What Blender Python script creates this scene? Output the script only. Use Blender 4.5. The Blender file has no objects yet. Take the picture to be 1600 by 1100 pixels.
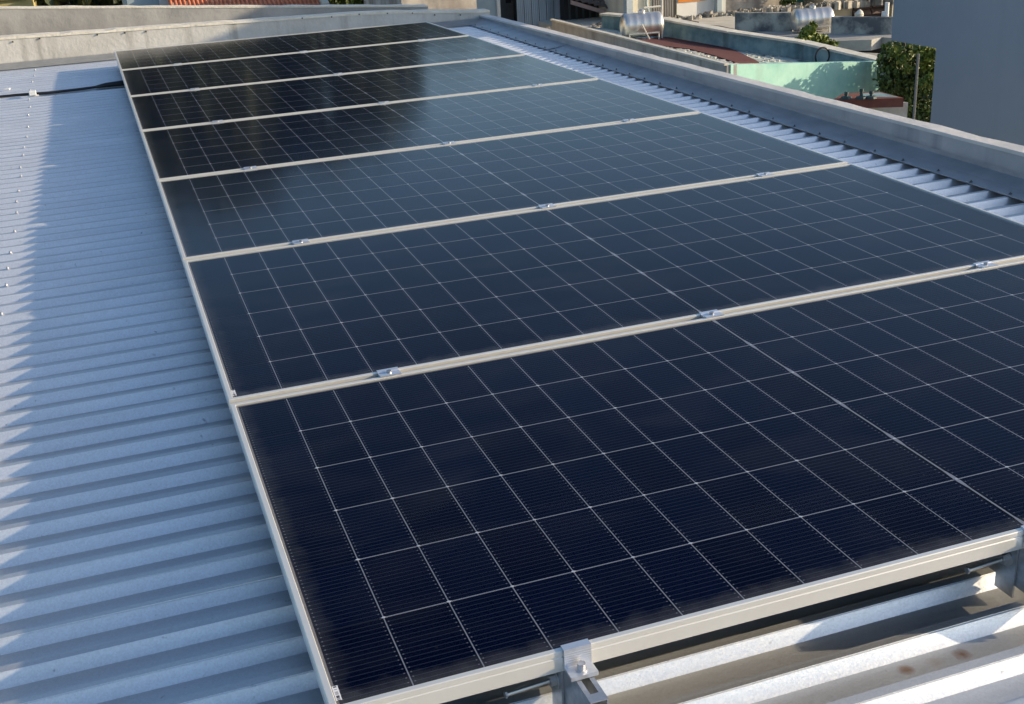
import bpy, bmesh, math, random
from mathutils import Vector, Matrix, Euler
R = math.radians
random.seed(7)
S = bpy.context.scene
COL = S.collection
# ---------------------------------------------------------------- camera
CAM = Vector((-0.15610599, -1.37126102, 1.06367294))
ROT = Euler((1.18725946, 0.05349606, -0.33789212), 'XYZ')
F = 1867.66
cd = bpy.data.cameras.new('camera')
cam = bpy.data.objects.new('camera', cd); COL.objects.link(cam)
cam.location = CAM; cam.rotation_euler = ROT
cd.sensor_fit = 'HORIZONTAL'; cd.sensor_width = 36.0; cd.lens = F / 1600 * 36.0
cd.clip_start = 0.05; cd.clip_end = 3000
S.camera = cam
CM = ROT.to_matrix()
# ---------------------------------------------------------------- light
SUN_EL = math.atan(1 / 3.37); SUN_DIR = Vector((3.2, -1.05, 1.0)).normalized()
W = bpy.data.worlds.new('World'); S.world = W; W.use_nodes = True
nt = W.node_tree; nt.nodes.clear()
o_ = nt.nodes.new('ShaderNodeOutputWorld'); b_ = nt.nodes.new('ShaderNodeBackground'); s_ = nt.nodes.new('ShaderNodeTexSky')
s_.sky_type = 'NISHITA'; s_.sun_disc = False; s_.sun_elevation = SUN_EL
s_.sun_rotation = math.atan2(SUN_DIR.x, SUN_DIR.y)
s_.air_density = 1.0; s_.dust_density = 1.7; s_.ozone_density = 2.5
b_.inputs['Strength'].default_value = 0.15
nt.links.new(s_.outputs[0], b_.inputs[0]); nt.links.new(b_.outputs[0], o_.inputs[0])
sl = bpy.data.lights.new('sun', 'SUN'); sl.energy = 4.2; sl.angle = R(0.53); sl.color = (1.0, 0.80, 0.55)
so = bpy.data.objects.new('sun', sl); COL.objects.link(so)
so.rotation_euler = SUN_DIR.to_track_quat('Z', 'Y').to_euler(); so.location = (20, -6, 12)
S.view_settings.view_transform = 'Standard'; S.view_settings.look = 'None'
S.view_settings.gamma = 1.0; S.view_settings.exposure = 0.52
S.view_settings.use_curve_mapping = False
try:
    S.cycles.max_bounces = 8; S.cycles.transparent_max_bounces = 16
except Exception: pass

# ---------------------------------------------------------------- helpers
def ray(x, y): return CM @ Vector(((x - 800) / F, -(y - 550) / F, -1.0))
def at(x, y, z):
    """a point of the place at height z"""
    d = ray(x, y); t = (z - CAM.z) / d.z; return CAM + d * t
def atY(x, y, Y):
    d = ray(x, y); t = (Y - CAM.y) / d.y; return CAM + d * t
def atX(x, y, X):
    d = ray(x, y); t = (X - CAM.x) / d.x; return CAM + d * t

def link(name, me, mat=None, parent=None, loc=None, kind=None, label=None, cat=None, group=None):
    o = bpy.data.objects.new(name, me); COL.objects.link(o)
    if mat is not None and me is not None and not me.materials: me.materials.append(mat)
    if parent: o.parent = parent
    if loc is not None: o.location = loc
    if kind: o['kind'] = kind
    if label: o['label'] = label
    if cat: o['category'] = cat
    if group: o['group'] = group
    return o
def thing(name, label, cat, loc=(0, 0, 0), group=None):
    o = bpy.data.objects.new(name, None); COL.objects.link(o); o.location = loc
    o.empty_display_size = .1
    o['label'] = label; o['category'] = cat
    if group: o['group'] = group
    return o
class MB:
    def __init__(s): s.v = []; s.f = []
    def poly(s, pts):
        n = len(s.v); s.v += [tuple(p) for p in pts]; s.f.append(tuple(range(n, n + len(pts))))
    def box(s, x0, x1, y0, y1, z0, z1):
        n = len(s.v)
        s.v += [(x0,y0,z0),(x1,y0,z0),(x1,y1,z0),(x0,y1,z0),(x0,y0,z1),(x1,y0,z1),(x1,y1,z1),(x0,y1,z1)]
        s.f += [tuple(n+i for i in q) for q in ((0,3,2,1),(4,5,6,7),(0,1,5,4),(1,2,6,5),(2,3,7,6),(3,0,4,7))]
        return s
    def prism(s, pts, z0, z1):
        """pts: xy or xyz (their z then is the top) list, counter-clockwise"""
        n = len(s.v); k = len(pts)
        s.v += [(p[0], p[1], z0) for p in pts] + [(p[0], p[1], p[2] if z1 is None else z1) for p in pts]
        s.f.append(tuple(n+i for i in reversed(range(k)))); s.f.append(tuple(n+k+i for i in range(k)))
        for i in range(k):
            j = (i+1) % k; s.f.append((n+i, n+j, n+k+j, n+k+i))
        return s
    def wall(s, a, b, t, z0, za, zb=None):
        """upright wall from a to b, thickness t to the left of a->b"""
        if zb is None: zb = za
        a = Vector((a[0], a[1])); b = Vector((b[0], b[1])); d = (b-a).normalized(); nrm = Vector((-d.y, d.x)) * t
        P = [a, b, b+nrm, a+nrm]; Z = [za, zb, zb, za]
        return s.prism([(q.x, q.y, z) for q, z in zip(P, Z)], z0, None)
    def tube(s, pts, r, n=8, caps=True):
        pts = [Vector(p) for p in pts]; rings = []
        for i, p in enumerate(pts):
            d = (pts[min(i+1, len(pts)-1)] - pts[max(i-1, 0)]).normalized()
            u = d.orthogonal().normalized() if i == 0 else (u - d * u.dot(d)).normalized()
            w = d.cross(u); rr = r[i] if isinstance(r, (list, tuple)) else r
            b = len(s.v); rings.append(b)
            for k in range(n):
                a = 2 * math.pi * k / n
                s.v.append(tuple(p + (u * math.cos(a) + w * math.sin(a)) * rr))
        for a, b in zip(rings, rings[1:]):
            for k in range(n):
                j = (k+1) % n; s.f.append((a+k, a+j, b+j, b+k))
        if caps:
            s.f.append(tuple(rings[0]+k for k in reversed(range(n)))); s.f.append(tuple(rings[-1]+k for k in range(n)))
        return s
    def mesh(s, name, smooth=False, bevel=0):
        me = bpy.data.meshes.new(name); me.from_pydata(s.v, [], s.f)
        bm = bmesh.new(); bm.from_mesh(me)
        if bevel:
            bmesh.ops.bevel(bm, geom=bm.edges[:], offset=bevel, segments=1, affect='EDGES', clamp_overlap=True)
        bmesh.ops.recalc_face_normals(bm, faces=bm.faces[:])
        bm.to_mesh(me); bm.free()
        if smooth:
            for p in me.polygons: p.use_smooth = True
        me.update(); return me
def put(mb, name, mat, parent=None, smooth=False, bevel=0, **k):
    return link(name, mb.mesh(name, smooth, bevel), mat, parent, **k)

# ---------------------------------------------------------------- materials
def mat(name, col, rough=.7, metal=0.0, col2=None, scale=5.0, detail=6, lo=.35, hi=.65, bump=0.0, bscale=40, spec=.5,
        stretch=(1,1,1), space='Object', streak=None, rough2=None, coat=0):
    m = bpy.data.materials.new(name); m.use_nodes = True; t = m.node_tree; N = t.nodes; L = t.links
    p = N['Principled BSDF']; p.inputs['Roughness'].default_value = rough; p.inputs['Metallic'].default_value = metal
    p.inputs['Specular IOR Level'].default_value = spec
    p.inputs['Base Color'].default_value = (*col, 1)
    tc = N.new('ShaderNodeTexCoord'); mp = N.new('ShaderNodeMapping'); L.new(tc.outputs[space], mp.inputs[0]); mp.inputs['Scale'].default_value = stretch
    last = None
    if col2 is not None:
        nz = N.new('ShaderNodeTexNoise'); nz.inputs['Scale'].default_value = scale; nz.inputs['Detail'].default_value = detail; nz.inputs['Roughness'].default_value = .62
        L.new(mp.outputs[0], nz.inputs['Vector'])
        r = N.new('ShaderNodeValToRGB'); r.color_ramp.elements[0].position = lo; r.color_ramp.elements[1].position = hi
        r.color_ramp.elements[0].color = (*col, 1); r.color_ramp.elements[1].color = (*col2, 1)
        L.new(nz.outputs[0], r.inputs[0]); last = r.outputs[0]
        L.new(last, p.inputs['Base Color'])
        if rough2 is not None:
            mr = N.new('ShaderNodeMapRange'); mr.inputs['From Min'].default_value = lo; mr.inputs['From Max'].default_value = hi
            mr.inputs['To Min'].default_value = rough; mr.inputs['To Max'].default_value = rough2
            L.new(nz.outputs[0], mr.inputs[0]); L.new(mr.outputs[0], p.inputs['Roughness'])
    if streak is not None:      # vertical run-off stains: (colour, horizontal scale, amount)
        m2 = N.new('ShaderNodeMapping'); m2.inputs['Scale'].default_value = (streak[1], streak[1], streak[1] * .06)
        L.new(tc.outputs[space], m2.inputs[0])
        n2 = N.new('ShaderNodeTexNoise'); n2.inputs['Scale'].default_value = 1.0; n2.inputs['Detail'].default_value = 5; L.new(m2.outputs[0], n2.inputs['Vector'])
        r2 = N.new('ShaderNodeMapRange'); r2.inputs['From Min'].default_value = .54; r2.inputs['From Max'].default_value = .72; r2.inputs['To Max'].default_value = streak[2]
        L.new(n2.outputs[0], r2.inputs[0])
        mx = N.new('ShaderNodeMix'); mx.data_type = 'RGBA'; L.new(r2.outputs[0], mx.inputs[0])
        if last: L.new(last, mx.inputs[6])
        else: mx.inputs[6].default_value = (*col, 1)
        mx.inputs[7].default_value = (*streak[0], 1); L.new(mx.outputs[2], p.inputs['Base Color'])
    if bump:
        n3 = N.new('ShaderNodeTexNoise'); n3.inputs['Scale'].default_value = bscale; n3.inputs['Detail'].default_value = 6; L.new(mp.outputs[0], n3.inputs['Vector'])
        bp = N.new('ShaderNodeBump'); bp.inputs['Strength'].default_value = bump; bp.inputs['Distance'].default_value = .01
        L.new(n3.outputs[0], bp.inputs['Height']); L.new(bp.outputs[0], p.inputs['Normal'])
    return m

def roof_metal():
    m = bpy.data.materials.new('zinc_sheet'); m.use_nodes = True; t = m.node_tree; N = t.nodes; L = t.links
    p = N['Principled BSDF']; p.inputs['Metallic'].default_value = .68
    tc = N.new('ShaderNodeTexCoord')
    v = N.new('ShaderNodeTexVoronoi'); v.inputs['Scale'].default_value = 330; L.new(tc.outputs['Object'], v.inputs['Vector'])
    n = N.new('ShaderNodeTexNoise'); n.inputs['Scale'].default_value = 3.0; n.inputs['Detail'].default_value = 7; L.new(tc.outputs['Object'], n.inputs['Vector'])
    mp = N.new('ShaderNodeMapping'); mp.inputs['Scale'].default_value = (2, 60, 60); L.new(tc.outputs['Object'], mp.inputs[0])
    n2 = N.new('ShaderNodeTexNoise'); n2.inputs['Scale'].default_value = 1.2; n2.inputs['Detail'].default_value = 5; L.new(mp.outputs[0], n2.inputs['Vector'])
    sep = N.new('ShaderNodeSeparateColor'); L.new(v.outputs['Color'], sep.inputs[0])
    a = N.new('ShaderNodeMath'); a.operation = 'MULTIPLY_ADD'; L.new(sep.outputs[0], a.inputs[0]); a.inputs[1].default_value = .10; a.inputs[2].default_value = .62
    b = N.new('ShaderNodeMath'); b.operation = 'MULTIPLY_ADD'; L.new(n.outputs[0], b.inputs[0]); b.inputs[1].default_value = .18; L.new(a.outputs[0], b.inputs[2])
    c = N.new('ShaderNodeMath'); c.operation = 'MULTIPLY_ADD'; L.new(n2.outputs[0], c.inputs[0]); c.inputs[1].default_value = .10; L.new(b.outputs[0], c.inputs[2])
    cb = N.new('ShaderNodeCombineColor')
    for i, k in enumerate((.93, .965, 1.0)):
        q = N.new('ShaderNodeMath'); q.operation = 'MULTIPLY'; L.new(c.outputs[0], q.inputs[0]); q.inputs[1].default_value = k; L.new(q.outputs[0], cb.inputs[i])
    # dirt specks and two rust blooms near the front
    n4 = N.new('ShaderNodeTexNoise'); n4.inputs['Scale'].default_value = 55; n4.inputs['Detail'].default_value = 2; L.new(tc.outputs['Object'], n4.inputs['Vector'])
    r4 = N.new('ShaderNodeMapRange'); r4.inputs['From Min'].default_value = .72; r4.inputs['From Max'].default_value = .80; r4.inputs['To Max'].default_value = .55; L.new(n4.outputs[0], r4.inputs[0])
    mx = N.new('ShaderNodeMix'); mx.data_type = 'RGBA'; L.new(r4.outputs[0], mx.inputs[0]); L.new(cb.outputs[0], mx.inputs[6]); mx.inputs[7].default_value = (.10, .10, .10, 1)
    cur = mx.outputs[2]
    for (x, y, rr, am) in RUST:
        sb = N.new('ShaderNodeVectorMath'); sb.operation = 'SUBTRACT'; L.new(tc.outputs['Object'], sb.inputs[0]); sb.inputs[1].default_value = (x, y, 0)
        ad = N.new('ShaderNodeVectorMath'); ad.operation = 'LENGTH'; L.new(sb.outputs[0], ad.inputs[0])
        nn = N.new('ShaderNodeMath'); nn.operation = 'MULTIPLY_ADD'; L.new(n4.outputs[0], nn.inputs[0]); nn.inputs[1].default_value = rr * 1.2; L.new(ad.outputs['Value'], nn.inputs[2])
        r5 = N.new('ShaderNodeMapRange'); r5.inputs['From Min'].default_value = rr * 1.9; r5.inputs['From Max'].default_value = rr * .9; r5.inputs['To Max'].default_value = am; L.new(nn.outputs[0], r5.inputs[0])
        mz = N.new('ShaderNodeMix'); mz.data_type = 'RGBA'; L.new(r5.outputs[0], mz.inputs[0]); L.new(cur, mz.inputs[6]); mz.inputs[7].default_value = (.33, .13, .035, 1)
        cur = mz.outputs[2]
    # level parts of the profile are mixed duller and browner than the steep flanks
    gn = N.new('ShaderNodeNewGeometry'); gs = N.new('ShaderNodeSeparateXYZ'); L.new(gn.outputs['True Normal'], gs.inputs[0])
    ga = N.new('ShaderNodeMath'); ga.operation = 'ABSOLUTE'; L.new(gs.outputs[2], ga.inputs[0])
    gm = N.new('ShaderNodeMapRange'); gm.inputs['From Min'].default_value = .8; gm.inputs['From Max'].default_value = .97; gm.inputs['To Max'].default_value = .42; L.new(ga.outputs[0], gm.inputs[0])
    gx = N.new('ShaderNodeMix'); gx.data_type = 'RGBA'; L.new(gm.outputs[0], gx.inputs[0]); L.new(cur, gx.inputs[6]); gx.inputs[7].default_value = (.36, .35, .32, 1); cur = gx.outputs[2]
    L.new(cur, p.inputs['Base Color'])
    r = N.new('ShaderNodeMath'); r.operation = 'MULTIPLY_ADD'; L.new(sep.outputs[1], r.inputs[0]); r.inputs[1].default_value = .12; r.inputs[2].default_value = .34
    L.new(r.outputs[0], p.inputs['Roughness'])
    bp = N.new('ShaderNodeBump'); bp.inputs['Strength'].default_value = .18; bp.inputs['Distance'].default_value = .0012
    bp2 = N.new('ShaderNodeMath'); bp2.operation = 'MULTIPLY'; L.new(sep.outputs[2], bp2.inputs[0]); bp2.inputs[1].default_value = .35
    L.new(bp2.outputs[0], bp.inputs['Height']); L.new(bp.outputs[0], p.inputs['Normal'])
    return m
_a = at(1415, 1046, -.163); _b = at(1503, 1022, -.163); _c = at(1462, 1034, -.163)
RUST = [(_a.x, _a.y, .012, .95), (_b.x, _b.y, .013, .95), (_c.x, _c.y, .014, .25)]
M_ROOF = roof_metal()
M_FLASH = mat('galvanised_flashing', (.30,.32,.34), .45, .6, (.39,.41,.43), 6, rough2=.38)
M_ALU = mat('anodised_aluminium', (.73,.71,.655), .36, .45, (.80,.785,.73), 9, detail=9, lo=.3, hi=.7, stretch=(1,1,1), rough2=.28)
M_CLAMP = mat('clamp_aluminium', (.70,.72,.75), .3, .75, (.78,.79,.82), 60, stretch=(1,6,6))
M_RAIL = mat('galvanised_rail', (.38,.40,.42), .42, .8, (.55,.57,.6), 30, rough2=.3)
M_STEEL = mat('stainless_steel', (.66,.66,.66), .36, .85)
M_BLACKSHEET = mat('black_backsheet', (.0035,.0040,.0065), .6, spec=0)
M_LIPREFL = mat('painted_lip_reflection', (.18,.17,.18), .55)  # grey strip painting the frame lip's reflection along the glass edge
M_RIBBON = mat('tinned_ribbon', (.24,.245,.29), .5, .1)
M_RUBBER = mat('black_cable_sheath', (.012,.012,.014), .45)
M_CONC = mat('weathered_render', (.50,.49,.45), .85, 0, (.62,.61,.57), 3.5, bump=.35, bscale=30, streak=((.26,.25,.22), 9, .75))
M_CONC2 = mat('grey_cement_render', (.30,.30,.29), .9, 0, (.44,.43,.41), 2.2, lo=.42, hi=.68, bump=.3, bscale=25, streak=((.52,.51,.48), 3.5, .5))
M_CAP = mat('mortar_capping', (.62,.58,.48), .85, 0, (.74,.70,.60), 8, bump=.5, bscale=40)
M_PARA = mat('grey_painted_render', (.31,.325,.33), .8, 0, (.42,.42,.42), 2.5, bump=.15, bscale=60, streak=((.14,.15,.17), 5, .6))
M_PCAP = mat('parapet_coping', (.50,.49,.47), .8, 0, (.62,.60,.57), 5, bump=.4, bscale=40)

def cell_mat():
    m = bpy.data.materials.new('silicon_cell'); m.use_nodes = True; t = m.node_tree; N = t.nodes; L = t.links
    p = N['Principled BSDF']; p.inputs['Roughness'].default_value = .5; p.inputs['Specular IOR Level'].default_value = 0
    tc = N.new('ShaderNodeTexCoord'); sx = N.new('ShaderNodeSeparateXYZ'); L.new(tc.outputs['Object'], sx.inputs[0])
    oi = N.new('ShaderNodeObjectInfo')
    def M(op, a, b=None, c=None):
        n = N.new('ShaderNodeMath'); n.operation = op
        for i, v in enumerate((a, b, c)):
            if v is None: continue
            if isinstance(v, (int, float)): n.inputs[i].default_value = v
            else: L.new(v, n.inputs[i])
        return n.outputs[0]
    pit = .1822 / 16
    ph = M('FRACT', M('DIVIDE', M('ADD', sx.outputs[1], 10 * .1822 + pit * .5), pit))
    ln = M('LESS_THAN', M('ABSOLUTE', M('SUBTRACT', ph, .5)), .060)        # busbar wires, running along the module
    ed = M('GREATER_THAN', M('ABSOLUTE', sx.outputs[0]), .0468)             # solder pads near both cell edges
    pd = M('MULTIPLY', M('LESS_THAN', M('ABSOLUTE', M('SUBTRACT', ph, .5)), .11), M('MULTIPLY', ed, M('LESS_THAN', M('ABSOLUTE', sx.outputs[0]), .0492)))
    base = N.new('ShaderNodeMix'); base.data_type = 'RGBA'; L.new(oi.outputs['Random'], base.inputs[0])
    base.inputs[6].default_value = (.0005, .0022, .0130, 1); base.inputs[7].default_value = (.0009, .0038, .0200, 1)
    m1 = N.new('ShaderNodeMix'); m1.data_type = 'RGBA'; L.new(ln, m1.inputs[0]); L.new(base.outputs[2], m1.inputs[6]); m1.inputs[7].default_value = (.024, .030, .052, 1)
    m2 = N.new('ShaderNodeMix'); m2.data_type = 'RGBA'; L.new(pd, m2.inputs[0]); L.new(m1.outputs[2], m2.inputs[6]); m2.inputs[7].default_value = (.11, .115, .14, 1)
    L.new(m2.outputs[2], p.inputs['Base Color'])
    return m
M_CELL = cell_mat()

def glass_mat():
    m = bpy.data.materials.new('solar_glass'); m.use_nodes = True; t = m.node_tree; N = t.nodes; L = t.links
    N.remove(N['Principled BSDF']); out = N['Material Output']
    tr = N.new('ShaderNodeBsdfTransparent'); tr.inputs[0].default_value = (.93, .95, .95, 1)
    gl = N.new('ShaderNodeBsdfGlossy'); gl.inputs['Roughness'].default_value = .11; gl.inputs['Color'].default_value = (.90, .93, .95, 1)
    tc = N.new('ShaderNodeTexCoord')
    nb = N.new('ShaderNodeTexNoise'); nb.inputs['Scale'].default_value = 2.2; nb.inputs['Detail'].default_value = 1.5; L.new(tc.outputs['Object'], nb.inputs['Vector'])
    bp = N.new('ShaderNodeBump'); bp.inputs['Strength'].default_value = .12; bp.inputs['Distance'].default_value = .01; L.new(nb.outputs[0], bp.inputs['Height']); L.new(bp.outputs[0], gl.inputs['Normal'])
    lw = N.new('ShaderNodeLayerWeight'); lw.inputs[0].default_value = .5
    pw = N.new('ShaderNodeMath'); pw.operation = 'POWER'; L.new(lw.outputs['Facing'], pw.inputs[0]); pw.inputs[1].default_value = 6.2
    fr = N.new('ShaderNodeMath'); fr.operation = 'MULTIPLY_ADD'; L.new(pw.outputs[0], fr.inputs[0]); fr.inputs[1].default_value = .99; fr.inputs[2].default_value = .001
    mx = N.new('ShaderNodeMixShader'); L.new(fr.outputs[0], mx.inputs[0]); L.new(tr.outputs[0], mx.inputs[1]); L.new(gl.outputs[0], mx.inputs[2])
    # thin dust film with wiped smears
    df = N.new('ShaderNodeBsdfDiffuse'); df.inputs[0].default_value = (.36, .38, .40, 1)
    mp = N.new('ShaderNodeMapping'); mp.inputs['Scale'].default_value = (1.6, 3.2, 1); mp.inputs['Rotation'].default_value = (0, 0, .5); L.new(tc.outputs['Object'], mp.inputs[0])
    n = N.new('ShaderNodeTexNoise'); n.inputs['Scale'].default_value = 1.7; n.inputs['Detail'].default_value = 8; n.inputs['Distortion'].default_value = 1.2; L.new(mp.outputs[0], n.inputs['Vector'])
    mr = N.new('ShaderNodeMapRange'); mr.inputs['From Min'].default_value = .45; mr.inputs['From Max'].default_value = .8; mr.inputs['To Min'].default_value = .001; mr.inputs['To Max'].default_value = .022; L.new(n.outputs[0], mr.inputs[0])
    sy = N.new('ShaderNodeSeparateXYZ'); L.new(tc.outputs['Object'], sy.inputs[0])
    n9 = N.new('ShaderNodeTexNoise'); n9.inputs['Scale'].default_value = 26; n9.inputs['Detail'].default_value = 5; L.new(tc.outputs['Object'], n9.inputs['Vector'])
    w9 = N.new('ShaderNodeMath'); w9.operation = 'MULTIPLY_ADD'; L.new(n9.outputs[0], w9.inputs[0]); w9.inputs[1].default_value = -.05; L.new(sy.outputs[1], w9.inputs[2])
    e9 = N.new('ShaderNodeMapRange'); e9.inputs['From Min'].default_value = .022; e9.inputs['From Max'].default_value = -.012; e9.inputs['To Max'].default_value = .10; L.new(w9.outputs[0], e9.inputs[0])
    w8 = N.new('ShaderNodeMath'); w8.operation = 'MULTIPLY_ADD'; L.new(n9.outputs[0], w8.inputs[0]); w8.inputs[1].default_value = -.05; L.new(sy.outputs[0], w8.inputs[2])
    e8 = N.new('ShaderNodeMapRange'); e8.inputs['From Min'].default_value = .020; e8.inputs['From Max'].default_value = -.012; e8.inputs['To Max'].default_value = .06; L.new(w8.outputs[0], e8.inputs[0])
    # old rain drops dried on the glass
    vd = N.new('ShaderNodeTexVoronoi'); vd.inputs['Scale'].default_value = 34; L.new(tc.outputs['Object'], vd.inputs['Vector'])
    vr = N.new('ShaderNodeMapRange'); vr.inputs['From Min'].default_value = .10; vr.inputs['From Max'].default_value = .04; vr.inputs['To Max'].default_value = .05; L.new(vd.outputs['Distance'], vr.inputs[0])
    sd = N.new('ShaderNodeSeparateColor'); L.new(vd.outputs['Color'], sd.inputs[0]); gt = N.new('ShaderNodeMath'); gt.operation = 'GREATER_THAN'; L.new(sd.outputs[0], gt.inputs[0]); gt.inputs[1].default_value = .93
    vm = N.new('ShaderNodeMath'); vm.operation = 'MULTIPLY'; L.new(vr.outputs[0], vm.inputs[0]); L.new(gt.outputs[0], vm.inputs[1])
    acc = mr.outputs[0]
    for z_ in (e9.outputs[0], e8.outputs[0], vm.outputs[0]):
        ad = N.new('ShaderNodeMath'); ad.operation = 'ADD'; L.new(acc, ad.inputs[0]); L.new(z_, ad.inputs[1]); acc = ad.outputs[0]
    m2 = N.new('ShaderNodeMixShader'); L.new(acc, m2.inputs[0]); L.new(mx.outputs[0], m2.inputs[1]); L.new(df.outputs[0], m2.inputs[2])
    L.new(m2.outputs[0], out.inputs['Surface'])
    return m
M_GLASS = glass_mat()

# ================================================================ GROUND
ground = MB(); ground.poly([(-400,-300,-9),(500,-300,-9),(500,700,-9),(-400,700,-9)])
put(ground, 'ground', mat('dusty_ground', (.12,.11,.095), .95, 0, (.17,.155,.13), .3), kind='structure')

# ================================================================ ROOF
ZT = -.140; HR = .023; PIT = .1040; TOP = .020; SL = .0135
ZV = ZT - HR
roof = thing('metal_roof', 'ribbed zinc roof sheets lying under the row of solar panels', 'roof', (0, 0, ZV))
roofY0, nrib = -1.881, 102
def rib_y(i): return roofY0 + i * PIT          # centre of rib top
def sheet_mesh(n, y0, yaw, last):
    mb = MB(); X0, X1 = -1.9, 2.99; prof = []
    for i in range(n):
        c = i * PIT
        prof += [(c - TOP/2 - SL, 0), (c - TOP/2, HR), (c - TOP/2 + .0016, HR - .0055), (c - TOP/2 + .0040, HR - .0004), (c + TOP/2, HR), (c + TOP/2 + SL, 0)]
    prof += [(n * PIT - TOP/2 - SL, 0), (n * PIT - TOP/2 - SL + .008, -.0025)]
    xs = [X0, .0, 1.2, 2.2, X1]; rnd = random.Random(yaw)
    for x in xs:
        for (y, z) in prof:
            mb.v.append((x, y0 + y, z + (rnd.uniform(-.0012, .0012) if x != X0 else 0)))
    k = len(prof)
    for a in range(len(xs)-1):
        for j in range(k-1):
            mb.f.append((a*k+j, (a+1)*k+j, (a+1)*k+j+1, a*k+j+1))
    return mb
i = 0; q = 0
while i < nrib:
    n = min(10, nrib - i)
    o = put(sheet_mesh(n, rib_y(i), q + 3, False), 'roof_sheet', M_ROOF, roof); q += 1; i += n
# the screws through the rib tops
def screw_mesh():
    mb = MB(); mb.tube([(0,0,0),(0,0,.0015)], .0095, 12); mb.tube([(0,0,.0015),(0,0,.0045)], [.0088,.006], 12); mb.tube([(0,0,.0045),(0,0,.0105)], .0045, 6)
    return mb.mesh('screw', False)
ME_SCREW = screw_mesh()
for (x, y) in [(2,496),(9.5,451),(11.5,424),(16,399),(23,363),(26,334.5),(26,316),(29,300),(33,276),(32,263),(36,243),(37.5,232),(41.6,214),(43.9,197.5),(44.3,180.6),(46.8,167),(45.7,155.4),(47.4,141),(50.2,129),(53.2,120),(54.8,111),(54.3,102)]:
    p = at(x, y, ZT); j = round((p.y - roofY0) / PIT)
    link('screw', ME_SCREW, M_STEEL, roof, (p.x, rib_y(j), HR))
# ---- flashing along the right parapet, resting on the rib tops
YN, YF = .2, 8.80
def lin(a, b, t): return a + (b - a) * t
flash = thing('eaves_flashing', 'plain bent metal flashing strip between parapet foot and open rib ends', 'flashing', (2.9, 4, ZT))
rn = random.Random(17)
for k, (ya, yb) in enumerate(((.2,1.95),(1.95,4.35),(4.35,6.75),(6.75,8.80))):
    mb = MB(); dz = (k % 2) * .0012; yb += .035 if k < 3 else 0; dx = rn.uniform(-.003,.003)
    ys_ = [lin(ya, yb, q/8) for q in range(9)]; wob = [rn.uniform(-.0022,.0022) for _ in ys_]
    P_ = [(.005+dx,.0015),(.005+dx,.006),(.030,.009),(.075,.013),(.145,.030),(.145,.046)]
    for q, y in enumerate(ys_):
        for i_, (x, z) in enumerate(P_): mb.v.append((x - ((k % 2) * .0018 if i_ > 3 else 0), y-4, z + dz + (wob[q] if 1 < i_ < 4 else 0) + (wob[q]*.4 if i_ == 1 else 0)))
    n_ = len(P_)
    for q in range(8):
        for i_ in range(n_-1): mb.f.append((q*n_+i_, q*n_+i_+1, (q+1)*n_+i_+1, (q+1)*n_+i_))
    put(mb, 'flashing_sheet', M_FLASH, flash)
def fscrew():
    mb = MB(); mb.tube([(0,0,0),(0,0,.0015)], .0065, 10); mb.tube([(0,0,.0015),(0,0,.007)], .003, 6); return mb.mesh('flashing_screw')
ME_FS = fscrew(); M_DARKSCREW = mat('dull_screw', (.13,.14,.15), .6, .5)
for j in range(nrib):
    y = rib_y(j)
    if .3 < y < 8.7 and j % 2 == 0:
        link('flashing_screw', ME_FS, M_DARKSCREW, flash, (.018 + rn.uniform(-.004,.006), y - 4 + rn.uniform(-.008,.008), .0092))
# ================================================================ PARAPETS
par = thing('roof_parapet', 'long grey rendered parapet wall along the gutter side of the roof', 'parapet', (3.1, 4, -.2))
def ptop(y): return lin(-.012, -.080, (y - 2.1) / 6.7)
ys = [-.4 + k * .46 for k in range(21)]
mb = MB()
for a, b in zip(ys, ys[1:]):
    mb.prism([(3.05-3.1, a-4, ptop(a)-.002+.2), (3.115-3.1, a-4, ptop(a)+.2-.002), (3.115-3.1, b-4, ptop(b)+.2-.002), (3.05-3.1, b-4, ptop(b)+.2-.002)], -2.8, None)
mb2 = MB(); mb2.wall((3.05-3.1, ys[-1]-4), (3.05-3.1, ys[0]-4), .072, -6, ptop(ys[-1])+.19, ptop(ys[0])+.19)
put(mb2, 'wall_body', M_PARA, par)
rn = random.Random(5); mb = MB(); ny = 70
for s in range(ny):
    y0, y1 = lin(ys[0], ys[-1], s/ny), lin(ys[0], ys[-1], (s+1)/ny)
    if s == 0: jo = (rn.uniform(-.006,.006), rn.uniform(-.003,.003), rn.uniform(-.004,.004))
    jn = (rn.uniform(-.005,.005), rn.uniform(-.002,.0015), rn.uniform(-.0015,.001))
    A = [(3.045 + jo[2] - 3.1, y0-4), (3.120 + jo[0] - 3.1, y0-4)]; B = [(3.045 + jn[2] - 3.1, y1-4), (3.120 + jn[0] - 3.1, y1-4)]
    za, zb = ptop(y0)+.2, ptop(y1)+.2
    n = len(mb.v)
    mb.v += [(*A[0], za-.014), (*A[0], za+jo[1]*.4), (*A[1], za+jo[1]), (*A[1], za-.03), (*B[0], zb-.014), (*B[0], zb+jn[1]*.4), (*B[1], zb+jn[1]), (*B[1], zb-.03)]
    mb.f += [(n,n+1,n+5,n+4), (n+1,n+2,n+6,n+5), (n+2,n+3,n+7,n+6)]
    if s == 0: mb.f.append((n, n+3, n+2, n+1))
    if s == ny-1: mb.f.append((n+4, n+5, n+6, n+7))
    jo = jn
put(mb, 'coping', M_PCAP, par)
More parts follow.
